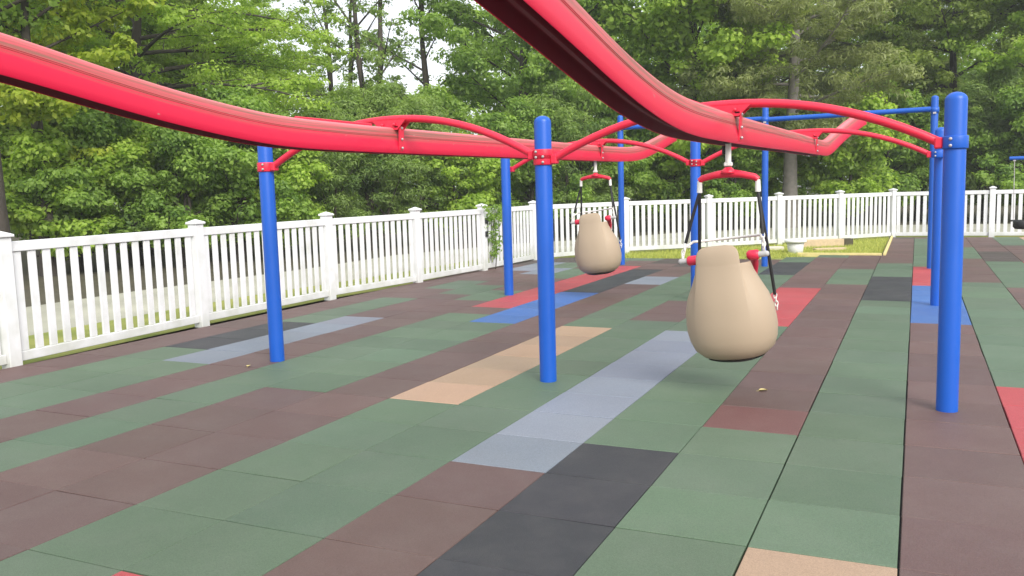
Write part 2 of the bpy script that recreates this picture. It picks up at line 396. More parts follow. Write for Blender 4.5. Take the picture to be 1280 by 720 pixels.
# ------------------------------------------------------------------ picket fence
def fence(pts, label, first=True, last=True, hinge=None):
    pts = [Vector((u * T, v * T, 0)) for u, v in pts]
    root = empty('picket_fence', pts[0]); tag(root, label, 'fence', 'white picket fence runs')
    o0 = pts[0]
    for i, p in enumerate(pts):
        if (i == 0 and not first) or (i == len(pts) - 1 and not last): continue
        a = pts[max(0, i - 1)]; b = pts[min(len(pts) - 1, i + 1)]; d = (b - a); ang = math.atan2(d.y, d.x)
        rot = Matrix.Rotation(ang + rnd.uniform(-.02, .02), 3, 'Z') @ Matrix.Rotation(rnd.uniform(-.006, .006), 3, 'X')
        mb = MB(); mb.box(p - o0 + Vector((0, 0, .61)), (.135, .135, 1.30), 0, rot, .006)
        po = mb.build('post', M['vinyl'], root)
        mb = MB(); q = p - o0
        mb.box(q + Vector((0, 0, 1.275)), (.175, .175, .028), 0, rot, .006)
        vs = [rot @ Vector((x * .08, y * .08, 0)) + q + Vector((0, 0, 1.2895)) for x, y in ((-1, -1), (1, -1), (1, 1), (-1, 1))] + [q + Vector((0, 0, 1.325))]
        mb.add(vs, [(0, 1, 4), (1, 2, 4), (2, 3, 4), (3, 0, 4)])
        mb.build('post_cap', M['vinyl'], po)
        if hinge == i:
            for z in (.98, .72):
                mb = MB()
                mb.box(q + rot @ Vector((.02, -.085, 0)) + Vector((0, 0, z)), (.07, .03, .11), 0, rot, .008)
                mb.tube([q + rot @ Vector((.06, -.09, 0)) + Vector((0, 0, z - .06)), q + rot @ Vector((.06, -.09, 0)) + Vector((0, 0, z + .06))], .014, 8)
                mb.build('hinge', M['black'], po)
    for i in range(len(pts) - 1):
        a = pts[i] - o0; b = pts[i + 1] - o0; d = b - a; L = d.length; ang = math.atan2(d.y, d.x)
        rot = Matrix.Rotation(ang, 3, 'Z'); mid = (a + b) / 2
        for nm, z, h in (('top_rail', 1.165, .10), ('bottom_rail', .075, .095)):
            mb = MB(); mb.box(mid + Vector((0, 0, z)), (L - .137, .055, h), 0, rot, .005); mb.build(nm, M['vinyl'], root)
        n = int((L - .14) / .158); st = (L - .14) / n
        mb = MB()
        for k in range(n):
            p = a + d.normalized() * (.07 + st * (k + .5))
            mb.box(p + Vector((0, 0, .6185)), (.088, .024, .989), 0, rot @ Matrix.Rotation(rnd.uniform(-.004, .004), 3, 'Y'), .004)
        mb.build('picket_panel', M['vinyl'], root)
    return root
fence(FU, 'long white vinyl picket fence along the left edge of the rubber floor', hinge=6)
fence(FD, 'white vinyl picket fence run cutting the corner behind the lawn patch', first=False)
fence(FR, 'white vinyl picket fence run on the right behind the thick blue posts', first=False)

# ------------------------------------------------------------------ the track ride
V1, V2 = 4.55 * T, 13.3 * T
UX = [-9.1 * T, -4.44 * T, .42 * T]
XL, XR = -6.77 * T, -2.02 * T
ride = tag(empty('track_ride', (-2.7, V1, 0)), 'large playground track ride with wavy red rail on six blue posts', 'track ride')
O = Vector((-2.7, V1, 0))
def post_bm(p, h, r):
    mb = MB()
    prof = [(r, -.05), (r, h - r * .75)] + [(r * math.cos(a), h - r * .75 + r * .75 * math.sin(a)) for a in [R(k) for k in (18, 36, 54, 70, 84)]] + [(.0005, h)]
    mb.lathe(prof, p, 28); return mb
POSTS = [(UX[0], V1, 2.16), (UX[1], V1, 2.17), (UX[2], V1, 2.15), (UX[0] + .03, V2 - .1, 2.2), (UX[1], V2, 2.2), (UX[2] + .03, V2 + .12, 2.2)]
for x, y, h in POSTS:
    p = post_bm(Vector((x, y, 0)) - O, h, .069).build('post', M['blue'], ride)

# rail: heights of its underside along each leg
ZL = [(-2.6, 2.36), (-1.6, 2.31), (-.87, 2.225), (-.45, 2.15), (-.11, 2.09), (.36, 2.02), (.94, 1.955), (1.35, 1.93), (2.27, 1.925), (3.46, 1.93), (6, 1.94), (8.4, 1.95), (9.4, 1.965), (9.9, 1.985), (10.4, 2.04), (11.34, 2.20), (12.5, 2.42)]
ZR = [(-2.6, 2.36), (-1.6, 2.30), (-1.06, 2.21), (-.46, 2.10), (.01, 2.01), (.45, 1.945), (.84, 1.90), (1.4, 1.87), (2.68, 1.872), (4.13, 1.885), (6.42, 1.91), (8.3, 1.925), (9.4, 1.935), (9.9, 1.95), (10.3, 1.985), (12.2, 2.54)]
def lerp(tab, y):
    # Catmull-like smoothing: average of piecewise-linear over a small window
    xs = [a for a, b in tab]; zs = [b for a, b in tab]
    return float(np.mean(np.interp(np.linspace(y - .3, y + .3, 9), xs, zs)))
path = []
y = 12.4
while y > -1.6: path.append(Vector((XL, y, lerp(ZL, y)))); y -= .12
rad = (XR - XL) / 2
for k in range(1, 24):
    a = math.pi * k / 24
    path.append(Vector(((XL + XR) / 2 - rad * math.cos(a), -1.6 - rad * math.sin(a), 2.30 + .05 * math.sin(a))))
y = -1.6
while y < 12.1: path.append(Vector((XR + .38 * max(0, (y - 9.9) / 2.1) ** 1.6, y, lerp(ZR, y)))); y += .12
half = [(.010, .035), (.013, .030), (.018, .036), (.026, .085), (.036, .095), (.060, .092), (.070, .078), (.076, .003), (.079, 0), (.083, .006), (.080, .05), (.072, .10), (.062, .125), (.058, .138), (.0605, .142), (.057, .147), (.0595, .151), (.055, .158), (.055, .185), (.050, .203), (.038, .216), (.018, .223)]
prof = half + [(-x, z) for x, z in reversed(half)] + []
def build_rail():
    vs = []; fs = []; al = []; n = len(prof); s = 0
    for i, p in enumerate(path):
        t = (path[min(i + 1, len(path) - 1)] - path[max(i - 1, 0)]).normalized()
        side = Vector((t.y, -t.x, 0)).normalized(); up = side.cross(t)
        if up.z < 0: up = -up
        if i: s += (p - path[i - 1]).length
        for j, (x, z) in enumerate(prof):
            vs.append(p + side * x + up * z - O); al.append((s, j * .02, z))
    for i in range(len(path) - 1):
        for j in range(n):
            fs.append((i * n + j, i * n + (j + 1) % n, (i + 1) * n + (j + 1) % n, (i + 1) * n + j))
    fs.append(tuple(range(n))); fs.append(tuple(range((len(path) - 1) * n, len(path) * n))[::-1])
    me = bpy.data.meshes.new('rail'); me.from_pydata([tuple(v) for v in vs], [], fs)
    a = me.attributes.new('along', 'FLOAT_VECTOR', 'POINT'); a.data.foreach_set('vector', np.array(al, dtype=np.float32).ravel())
    me.polygons.foreach_set('use_smooth', [True] * len(fs)); me.materials.append(M['rail']); me.materials.append(M['painted_shade']); me.update()
    nn = n; me.polygons.foreach_set('material_index', [1 if (i < len(fs) - 2 and (i % nn < 7 or i % nn > nn - 9)) else 0 for i in range(len(fs))])  # underside faces take the red with shade painted in
    if hasattr(me, 'set_sharp_from_angle'): me.set_sharp_from_angle(angle=R(38))
    return link(bpy.data.objects.new('rail', me), ride)
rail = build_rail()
for s in (path[0], path[-1]):           # rubber end stops
    mb = MB(); mb.box(s - O + Vector((0, .02, .11)), (.10, .03, .16), 0, None, .01); mb.build('end_stop', M['black'], rail)

def arch(x0, x1, y, z0, z1, bx):
    pts = []
    for k in range(25):
        t = k / 24; x = x0 + (x1 - x0) * t
        # straight-ish risers, rounded crown
        h = 1 - abs(2 * t - 1) ** 2.15
        pts.append(Vector((x, y, z0 + (z1 - z0) * h)) - O)
    mb = MB(); mb.tube(pts, .031, 16); a = mb.build('arch', M['red'], ride)
    for xx in (x0, x1):
        sg = 1 if xx == x0 else -1; xp = xx - sg * .085
        mb = MB(); c = Vector((xp, y, z0)) - O
        mb.lathe([(.0695, -.042), (.079, -.042), (.081, -.036), (.081, .036), (.079, .042), (.0695, .042)], c, 24, 2 if x1 > 0 and xx == x1 else 0)
        mb.box(c + Vector((sg * .10, 0, 0)), (.05, .075, .075), 0, None, .008)
        for dz in (-.022, .022):
            for dy in (-1, 1):
                mb.lathe([(.0005, 0), (.011, 0), (.011, .012), (.006, .017), (.0005, .017)], (0, 0, 0), 8, 1)
                n0 = len(mb.v) - 8 * 5
                ro = Matrix.Rotation(-dy * R(90), 3, 'X')
                for i in range(n0, len(mb.v)):
                    q = ro @ Vector(mb.v[i]) + c + Vector((sg * .03, dy * .074, dz)); mb.v[i] = tuple(q)
        mb.build('clamp', [M['red'], M['steel'], M['blue']], a)
    # hanger plates and straps round the rail
    zr = lerp(ZL if abs(bx - XL) < .1 else ZR, y)
    mb = MB()
    for dy in (-.05, .05):
        mb.prism([(bx - .17 - O.x, z1 - .012), (bx + .17 - O.x, z1 - .012), (bx + .085 - O.x, zr + .20), (bx - .085 - O.x, zr + .20)], dy - .005, dy + .005)
    for sx in (-1, 1):
        mb.box(Vector((bx - O.x + sx * .088, 0, zr + .125)), (.009, .075, .20), 0, Matrix.Rotation(sx * .06, 3, 'Y'))
        mb.box(Vector((bx - O.x + sx * .075, 0, zr + .225)), (.035, .11, .012), 0)
        for z in (.045, .12, .215):
            mb.sphere(Vector((bx - O.x + sx * .097, 0, zr + z)), .012, 1, 6)
        mb.sphere(Vector((bx - O.x + sx * .06, -.065, zr + .245)), .014, 0, 6)
    for i in range(len(mb.v)): mb.v[i] = (mb.v[i][0], mb.v[i][1] + (y - O.y), mb.v[i][2])
    mb.build('hanger_bracket', [M['red'], M['steel']], ride)
arch(UX[0] + .085, UX[1] - .085, V1, 1.86, 2.225, XL)
arch(UX[1] + .085, UX[2] - .085, V1, 1.82, 2.165, XR)
arch(UX[0] + .085, UX[1] - .085, V2, 1.88, 2.235, XL)
arch(UX[1] + .085, UX[2] - .085, V2, 1.87, 2.225, XR)
# splice plate on the crown of each rail, near the front brackets
for bx, tab, y0, y1 in ((XL - .03, ZL, 1.5, 2.5), (XR - .03, ZR, 1.55, 2.5)):
    mb = MB(); zz = lerp(tab, (y0 + y1) / 2)
    mb.box(Vector((bx, (y0 + y1) / 2, zz + .222)) - O, (.014, y1 - y0, .05), 0, None, .004); mb.build('splice_plate', M['red'], ride)

# ------------------------------------------------------------------ adaptive swings hanging from the rail
def make_swing():
    root = empty('bucket_swing')
    # spreader bar and trolley link (root at the underside of the rail, z = 0)
    mb = MB()
    mb.tube([(0, 0, .02), (0, 0, -.15)], .022, 12); mb.box((0, 0, -.145), (.06, .04, .03), 0, None, .006)
    mb.build('hanger_link', M['white'], root)
    mb = MB(); mb.box((0, -.0, .035), (.05, .16, .06), 0, None, .01); mb.tube([(-.03, 0, -.01), (-.03, 0, -.07)], .016, 10); mb.build('trolley', M['black'], root)
    mb = MB()
    mb.tube([(-.215, 0, -.262), (-.19, 0, -.243), (-.1, 0, -.222), (0, 0, -.21), (.1, 0, -.222), (.19, 0, -.243), (.215, 0, -.262)], [.022, .025, .026, .034, .026, .025, .022], 14)
    mb.lathe([(.022, 0), (.05, -.025), (.06, -.045), (.03, -.05)], (0, 0, -.165), 16)
    sp = mb.build('spreader_bar', M['red'], root)
    for sx in (-1, 1):
        mb = MB(); mb.tube([(sx * .212, 0, -.262), (sx * .214, 0, -.35)], [.018, .021], 12); mb.build('end_fitting', M['white'], sp)
    # seat shell; local y+ is the open front
    rows = [(0, .05, .05, .02, 180), (.012, .15, .13, .02, 180), (.045, .235, .20, .015, 180), (.10, .295, .245, .01, 180), (.17, .322, .262, .005, 180), (.25, .335, .265, 0, 176), (.31, .335, .262, -.005, 150),
            (.40, .328, .25, -.012, 128), (.50, .312, .232, -.022, 116), (.60, .292, .205, -.028, 106), (.68, .276, .180, -.036, 98), (.715, .270, .169, -.039, 92), (.737, .266, .163, -.041, 90), (.744, .262, .161, -.0415, 88),
            (.754, .261, .160, -.0415, 36), (.775, .259, .156, -.042, 36), (.805, .256, .150, -.043, 36), (.828, .252, .144, -.043, 35.5), (.85, .245, .135, -.044, 34), (.867, .236, .124, -.046, 31), (.880, .226, .111, -.049, 26), (.887, .215, .10, -.052, 14)]
    n = 64; vs = []; fs = []
    zb = -1.62
    for (z, w, d, yo, tm) in rows:
        s = min(1, max(0, (z - .46) / .20)) if z < .745 else 0
        for k in range(n + 1):
            t_ = 2 * k / n - 1; tc_ = min(tm, 36)      # the middle half of the columns is the headrest's width
            th = R(tc_ * t_ * 2) if abs(t_) <= .5 else math.copysign(R(tc_ + (tm - tc_) * (abs(t_) - .5) * 2), t_)
            a = abs(math.degrees(th)); q = min(1, max(0, (a - 36.3) / 3)) * s * .056
            e = 1.0 - q / max(w, .05)
            sx = math.copysign(abs(math.sin(th)) ** .86, math.sin(th)); cy = math.copysign(abs(math.cos(th)) ** .92, math.cos(th))
            vs.append((w * sx * e, yo - d * cy * e, zb + z))
    for i in range(len(rows) - 1):
        for k in (range(n) if rows[i + 1][0] < .7455 else range(n // 4, 3 * n // 4)): fs.append((i * (n + 1) + k, i * (n + 1) + k + 1, (i + 1) * (n + 1) + k + 1, (i + 1) * (n + 1) + k))
    fs.append(tuple(range(n + 1))[::-1])
    me = bpy.data.meshes.new('seat_shell'); me.from_pydata(vs, [], fs); me.polygons.foreach_set('use_smooth', [True] * len(fs)); me.materials.append(M['seat']); me.update()
    import bmesh
    bm = bmesh.new(); bm.from_mesh(me); bmesh.ops.delete(bm, geom=[v for v in bm.verts if not v.link_faces], context='VERTS'); bm.to_mesh(me); bm.free()
    sh = link(bpy.data.objects.new('seat_shell', me), root)
    piv = Vector((0, 0, -.8)); tilt = Matrix.Translation(Vector((-.040, 0, 0))) @ Matrix.Translation(piv) @ Matrix.Rotation(R(-6.5), 4, 'Y') @ Matrix.Translation(-piv)
    sh.matrix_local = tilt @ Matrix.Rotation(R(-5), 4, 'Z')
    wd = sh.modifiers.new('weld', 'WELD'); wd.merge_threshold = .0005
    so = sh.modifiers.new('thickness', 'SOLIDIFY'); so.thickness = .014; so.offset = -1
    # black seam strip under the shell
    mb = MB(); m2 = []; ring = [(.12, .10, .002), (.158, .137, .0115), (.20, .172, .0265), (.203, .175, .0275), (.203, .175, .031)]
    for (w_, d_, z_) in ring:
        for k in range(49):
            a = 2 * math.pi * k / 48; sx = math.copysign(abs(math.sin(a)) ** .86, math.sin(a)); cy = math.copysign(abs(math.cos(a)) ** .92, math.cos(a))
            m2.append(((w_ + .004) * sx, .018 - (d_ + .004) * cy, zb + z_ - .004))
    mb.add(m2, [(i * 49 + k, i * 49 + k + 1, (i + 1) * 49 + k + 1, (i + 1) * 49 + k) for i in range(4) for k in range(48)], 0, True)
    mb.build('base_rim', M['black'], sh)
    # seat pan inside
    mb = MB(); mb.lathe([(.0005, .24), (.2, .25), (.235, .22), (.24, .16)], (0, .01, zb), 24); mb.build('seat_pan', M['seat'], sh)
    # harness
    zh = zb + .785
    for sx in (-1, 1):
        mb = MB(); mb.tube([(sx * .185, -.03, zh), (sx * .20, -.03, zh), (sx * .262, -.03, zh), (sx * .27, -.03, zh)], [.026, .037, .037, .03], 16)
        mb.tube([(sx * .225, -.03, zh), (sx * .20, .10, zh - .02), (sx * .17, .20, zh - .10), (sx * .13, .23, zh - .24), (sx * .11, .21, zh - .42)], [.036, .03, .028, .028, .026], 12)
        mb.build('harness_pad', M['pad'], sh)
        mb = MB(); mb.tube([(sx * .268, -.03, zh), (sx * .325, -.03, zh)], .022, 14); mb.sphere((sx * .325, -.03, zh), .022, 0, 8); mb.build('hinge_end', M['grey'], sh)
    mb = MB(); mb.tube([(-.31, -.03, zh + .02), (-.30, .03, zh + .10), (-.26, .12, zh + .13), (0, .19, zh + .125), (.26, .12, zh + .13), (.30, .03, zh + .10), (.31, -.03, zh + .02)], .0105, 10)
    mb.build('harness_bar', M['white'], sh)
    # chains: two each side, rear one to the harness hinge, front one to the front lip
    rz = tilt @ Matrix.Rotation(R(-5), 4, 'Z')
    for sx in (-1, 1):
        top = Vector((sx * .214, 0, -.345))
        for end in (rz @ Vector((sx * .315, -.03, zh + .03)), rz @ Vector((sx * .30, .20, zb + .34))):
            d = end - top; L = d.length; d.normalize()
            mb = MB(); k0 = top + d * .01; k1 = end - d * .115
            mid = (k0 + k1) / 2 + Vector((sx * .004, 0, -.006))
            mb.tube([k0, mid, k1], .0125, 10)
            mb.build('chain_sleeve', M['black'], root)
            mb = MB()
            for j in range(4):
                mb.link_ring(end - d * (.105 - j * .032), j * math.pi / 2 + .3, .021, .011, .0048)
            mb.build('chain_link', M['white'], root)
    return root
sw = make_swing(); sw.location = (XR, V1, lerp(ZR, V1) + .002); sw.rotation_euler = (R(1.5), 0, 0)
tag(sw, 'beige bucket swing seat nearest the camera, hung under the right red rail', 'swing', 'adaptive bucket swings on the track ride')
sw2 = copy_tree(sw); sw2.location = (XL, V2 - .05, lerp(ZL, V2) + .002); sw2.rotation_euler = (0, 0, R(6))
tag(sw2, 'smaller looking beige bucket swing seat farther back, seen between the thin blue posts', 'swing')

# ------------------------------------------------------------------ blue swing frames behind
def swing_frame():
    y = 21.5 * T; xs = [-5.37, -2.555, .28]
    root = tag(empty('swing_frame', (xs[0], y, 0)), 'tall blue swing frame with long top bar behind the track ride', 'swing frame')
    for x in xs:
        po = post_bm(Vector((x - xs[0], 0, 0)), 2.99, .058).build('post', M['bluebar'], root)
        mb = MB(); mb.lathe([(.0585, -.05), (.07, -.05), (.072, 0), (.07, .05), (.0585, .05)], (x - xs[0], 0, 2.74), 20); mb.box((x - xs[0], -.07, 2.69), (.05, .02, .03), 1)
        mb.build('collar', [M['bluebar'], M['grey']], po)
    for a, b in ((0, 1), (1, 2)):
        mb = MB(); mb.tube([(xs[a] - xs[0] + .06, 0, 2.74), (xs[b] - xs[0] - .06, 0, 2.76)], .045, 16); mb.build('top_bar', M['bluebar'], root)
swing_frame()
def side_swing():
    y = 30 * T
    root = tag(empty('cantilever_frame', (3.3, y, 0)), 'low blue cantilever swing bar at the far right edge of the picture', 'swing frame')
    post_bm(Vector((0, 0, 0)), 2.15, .06).build('post', M['bluebar'], root)
    mb = MB(); mb.tube([(-1.44, 0, 1.955), (1.2, 0, 1.955)], .04, 14); mb.build('top_bar', M['bluebar'], root)
    s = tag(empty('toddler_swing', (2.16, y, 1.9)), 'dark toddler swing seat on thin chains under the low blue bar', 'swing')
    for sx in (-1, 1):
        mb = MB(); mb.box((sx * .2, 0, .005), (.05, .04, .03), 0); mb.tube([(sx * .2, 0, 0), (sx * .18, 0, -1.33)], .008, 8); mb.build('chain', M['steel'], s)
    mb = MB(); rows = [(.06, 0), (.15, .01), (.19, .06), (.19, .16), (.175, .2), (.16, .2), (.16, .06), (.05, .03)]
    mb.lathe(rows, (0, 0, -1.5), 20); mb.tube([(-.23, .0, -1.31), (.23, 0, -1.31)], .02, 8); mb.build('seat', M['black'], s)
side_swing()

# ------------------------------------------------------------------ lawn corner things
def tub():
    p = Vector((-3.97 * T, 27.3 * T, -.036))
    root = tag(empty('garden_tub', p), 'round white plastic tub standing on the edge of the lawn corner', 'tub')
    mb = MB(); mb.lathe([(.0005, 0), (.15, 0), (.16, .01), (.19, .27), (.18, .27), (.15, .06), (.0005, .05)], (0, 0, 0), 28); mb.build('body', M['tub'], root)
    mb = MB(); mb.lathe([(.185, .262), (.235, .255), (.245, .27), (.24, .30), (.21, .315), (.182, .30)], (0, 0, 0), 28); mb.build('rim', M['tub'], root)
tub()
def timber(name, label, cat, px, d, L, w, h, m, dang=0, z=-.036):
    p = at(px, d); mb = MB()
    mb.box((0, 0, h / 2), (L, w, h), 0, None, .008)
    o = mb.build(name, m); o.location = (p.x, p.y, z); o.rotation_euler = (0, 0, YAW + dang); tag(o, label, cat); return o
timber('timber_beam', 'long tan timber beam lying on the lawn behind the white tub', 'timber', 1026, 21.2, 1.2, .2, .19, M['wood'], .12)
timber('plank', 'short pale plank lying on the lawn in front of the tan timber beam', 'plank', 1039, 20.0, .72, .18, .07, M['wood'], .05)
timber('storage_crate', 'small dark crate at the right end of the tan timber beam', 'crate', 1061, 21.3, .22, .2, .19, M['soil'], .1)
timber('stone_slab', 'low pale slab on the lawn to the left of the white tub', 'slab', 968, 20.6, .46, .25, .09, M['slab'], .0)
def edging(label, a, b):
    a = Vector((a[0] * T, a[1] * T, 0)); b = Vector((b[0] * T, b[1] * T, 0)); d = b - a
    mb = MB(); mb.box((0, 0, 0), (d.length, .055, .10), 0, None, .006)
    o = mb.build('edging_board', M['edging']); o.location = (a + b) / 2 + Vector((0, 0, -.005)); o.rotation_euler = (0, 0, math.atan2(d.y, d.x)); tag(o, label, 'edging board')
edging('yellowish edging board on the right side of the lawn corner', (-.90, 26.05), (-.90, 35.9))
edging('yellowish edging board across the front of the lawn corner', (-3.75, 26.05), (-.99, 26.05))

def grass_blades():
    r = np.random.default_rng(5); n = 60000
    u = r.uniform(-12.4, -1.0, n); v = r.uniform(24.0, 36, n)
    edge = np.minimum(26.0, np.where(u < -5, 24.0, 24.0 + (u + 5) * .9))
    lim = np.interp(u, [p[0] for p in FD], [p[1] for p in FD]) - .15
    k = (v > edge + .6) & (v < lim); u, v = u[k], v[k]; n = len(u)
    x, y = u * T, v * T; h = r.uniform(.03, .085, n); a = r.uniform(0, 6.28, n); w = .006
    lx, ly = r.normal(0, .025, n), r.normal(0, .025, n)
    z0 = -.038
    P = np.stack([np.stack([x - w * np.cos(a), y - w * np.sin(a), np.full(n, z0)], 1), np.stack([x + w * np.cos(a), y + w * np.sin(a), np.full(n, z0)], 1), np.stack([x + lx, y + ly, z0 + h], 1)], 1).reshape(-1, 3)
    me = mesh_np('grass', P, 3, r.uniform(0, 1, n), M['grassblade'])
    tag(link(bpy.data.objects.new('grass', me)), kind='stuff')
def mesh_np(name, P, k, tone, m):
    n = len(P) // k
    me = bpy.data.meshes.new(name); me.vertices.add(len(P)); me.vertices.foreach_set('co', P.astype(np.float32).ravel())
    me.loops.add(n * k); me.loops.foreach_set('vertex_index', np.arange(n * k, dtype=np.int32))
    me.polygons.add(n); me.polygons.foreach_set('loop_start', np.arange(0, n * k, k, dtype=np.int32))
    try: me.polygons.foreach_set('loop_total', np.full(n, k, dtype=np.int32))
    except Exception: pass
    me.polygons.foreach_set('use_smooth', np.ones(n, dtype=bool))
    me.update(calc_edges=True)
    a = me.attributes.new('tone', 'FLOAT', 'FACE'); a.data.foreach_set('value', np.asarray(tone, dtype=np.float32))
    me.materials.append(m)
    return me
grass_blades()

def fallen_leaf(x, y, rz, L, label):
    mb = MB(); pts = []
    for t, w in ((-.5, .02), (-.25, .3), (0, .36), (.25, .26), (.5, .01)):
        pts += [Vector((t * L, -w * L, .012 + .25 * w * L)), Vector((t * L, 0, .003)), Vector((t * L, w * L, .010 + .2 * w * L))]
    mb.add(pts, [(3 * i + j, 3 * i + j + 1, 3 * i + j + 4, 3 * i + j + 3) for i in range(4) for j in range(2)], 0, True)
    mb.tube([(-.5 * L, 0, .003), (-.75 * L, .05 * L, .004)], .0012, 5)
    o = mb.build('fallen_leaf', M['edging']); o.location = (x, y, .001); o.rotation_euler = (0, 0, rz); tag(o, label, 'leaf', 'fallen leaves on the rubber floor')
fallen_leaf(-1.0, 2.95, .6, .07, 'dry yellow leaf on the brown tiles right of the nearer beige seat')
fallen_leaf(-5.62, 2.45, 2.0, .06, 'dry yellow leaf on the floor by the foot of the leftmost blue post')
# ------------------------------------------------------------------ trees
def leaves(r, cent, ctone, rad, per, size, flat=.55, upb=.8, aspect=.55):
    """leaf quads scattered in flattened clumps round the centres"""
    nC = len(cent); n = nC * per
    c = np.repeat(cent, per, 0); rr = np.repeat(rad, per)
    d = r.normal(0, 1, (n, 3)); d /= np.linalg.norm(d, axis=1, keepdims=True)
    q = r.uniform(0, 1, n) ** .45
    pos = c + d * (q * rr)[:, None] * np.array([1, 1, flat])
    nrm = r.normal(0, .38, (n, 3)) + d * .85 + np.array([0, 0, upb * .8]); nrm /= np.linalg.norm(nrm, axis=1, keepdims=True)
    t = r.normal(0, 1, (n, 3)) + d * .6 - np.array([0, 0, .35]); t -= nrm * (t * nrm).sum(1, keepdims=True); t /= np.linalg.norm(t, axis=1, keepdims=True)
    s = np.cross(nrm, t); L = (size * r.uniform(.6, 1.35, n))[:, None]
    lift = nrm * L * .12
    P = np.stack([pos - t * L * .5, pos + s * L * aspect * .5 + lift + t * L * .05, pos + t * L * .5, pos - s * L * aspect * .5 + lift + t * L * .05], 1).reshape(-1, 3)
    tone = np.clip(np.repeat(ctone, per) * .62 + r.uniform(0, 1, n) * .38, 0, 1)
    return P, tone
def make_tree(name, seed, H, tr, base, crown, nl, m_leaf, m_bark, size=.14, per=70, crad=.45, elev=35, droop=.0, shape='round', twigs=6, flat=.55, aspect=.55, lean=(0, 0), density=1.0, multi=1):
    r = np.random.default_rng(seed); rp = random.Random(seed)
    mb = MB(); cents = []; tones = []
    for st in range(multi):
        off = Vector((rp.uniform(-.3, .3), rp.uniform(-.3, .3), 0)) * (multi > 1)
        ln = Vector((lean[0], lean[1], 0)) + off * 1.2
        trunk = []; w = Vector((0, 0, 0))
        for k in range(9):
            t = k / 8; w += Vector((rp.gauss(0, .012), rp.gauss(0, .012), 0)) * H
            trunk.append(off + Vector((0, 0, H * .95 * t)) + ln * t * H * .15 + w * t)
        trad = [tr * (1.35 if k == 0 else 1) * (1 - .9 * (k / 8)) + .012 for k in range(9)]
        mb.tube(trunk, trad, 10, cap=False)
        def tp(t):
            x = t * 8; i = min(7, int(x)); return trunk[i].lerp(trunk[i + 1], x - i), trad[i] * (1 - (x - i)) + trad[i + 1] * (x - i)
        for b in range(nl // multi):
            t = base / H + (0.97 - base / H) * ((b + rp.random()) / (nl // multi))
            p0, r0 = tp(t); s = (t - base / H) / (1 - base / H)
            if shape == 'round': ext = crown * (.45 + .75 * math.sin(math.pi * min(1, .18 + s * .82)) ** .8) * .85
            elif shape == 'cone': ext = crown * (1.05 - .85 * s)
            else: ext = crown * (.75 + .35 * math.sin(math.pi * s))
            ext *= rp.uniform(.65, 1.15); az = b * 2.39996 + rp.uniform(-.6, .6)
            el = R(elev) * (.5 + 1.0 * s) + R(rp.uniform(-12, 12))
            d = Vector((math.cos(az) * math.cos(el), math.sin(az) * math.cos(el), math.sin(el)))
            pts = [p0]; side = Vector((-math.sin(az), math.cos(az), 0)); bend = rp.uniform(-.3, .3)
            for k in range(1, 7):
                q = k / 6; pts.append(p0 + d * ext * q + side * bend * ext * q * q * .5 - Vector((0, 0, droop * ext * q * q)))
            br = min(r0 * .5, .012 + ext * .010)
            mb.tube(pts, [br * (1 - .85 * k / 6) + .004 for k in range(7)], 6, cap=False)
            tn = rp.random()
            for k in range(twigs):
                q = .14 + .86 * (k + rp.random()) / twigs; x = q * 6; i = min(5, int(x)); a = pts[i].lerp(pts[i + 1], x - i)
                dd = ((pts[i + 1] - pts[i]).normalized() * rp.uniform(.3, .9) + side * rp.choice((-1, 1)) * rp.uniform(.5, 1.1) + Vector((0, 0, rp.uniform(-.25, .45)))).normalized()
                tl = ext * .34 * (1.15 - .55 * q) * rp.uniform(.6, 1.3) + .12
                e = a + dd * tl - Vector((0, 0, droop * tl * .5))
                mb.tube([a, a.lerp(e, .55) + Vector((0, 0, .04 * tl)), e], [br * .32, br * .2, .003], 4, cap=False)
                for f in (.35, .7, 1.0):
                    if rp.random() > density: continue
                    cpt = a.lerp(e, f) + Vector((rp.gauss(0, .1), rp.gauss(0, .1), rp.gauss(0, .06))) * crad * 2
                    cents.append(tuple(cpt)); tones.append(.55 * tn + .45 * rp.random())
    cents = np.array(cents); tones = np.array(tones); rad = crad * r.uniform(.55, 1.25, len(cents))
    P, tone = leaves(r, cents, tones, rad, per, size, flat, aspect=aspect)
    root = empty(name)
    mb.build('trunk', m_bark, root)
    link(bpy.data.objects.new('crown', mesh_np('crown', P, 4, tone, m_leaf)), root)
    return root
COUNT = [0]
def place(root, px, d, rz=0, s=1.0, label=None, cat='tree', group=None, sz=None):
    p = at(px, d); root.location = (p.x, p.y, -.07); root.rotation_euler = (0, 0, rz); root.scale = (s, s, sz or s)
    tag(root, label, cat, group); return root
def clone(src, *a, **k): return place(copy_tree(src), *a, **k)

G1 = 'tall trees behind the white fence'; G2 = 'shrubs behind the white fence'
# left: big layered tree, fine foliage in sweeping tiers
layered = make_tree('layered_tree', 11, 13.5, .27, 1.9, 6.2, 42, M['leaf_bright'], M['bark'], size=.13, per=95, crad=.50, elev=20, droop=.16, shape='wide', twigs=11, flat=.38)
place(layered, 190, 25.5, .4, .87, 'big spreading tree with sweeping layered branches above the left red rail', group=G1)
yellow = make_tree('maple_tree', 12, 9.5, .16, 2.6, 2.6, 22, M['leaf_yellow'], M['bark'], size=.15, per=80, crad=.38, elev=30, shape='round', twigs=6)
place(yellow, 62, 19.5, 1.0, 1, 'yellow green young maple at the upper left corner of the picture', group=G1)
trunkt = make_tree('shade_tree', 13, 14, .24, 4.6, 4.2, 22, M['leaf_mid'], M['bark'], size=.16, per=60, crad=.5, elev=32, shape='round', twigs=6)
place(trunkt, -2, 17.3, 2.0, 1, 'dark trunked shade tree cut by the left edge of the picture', group=G1)
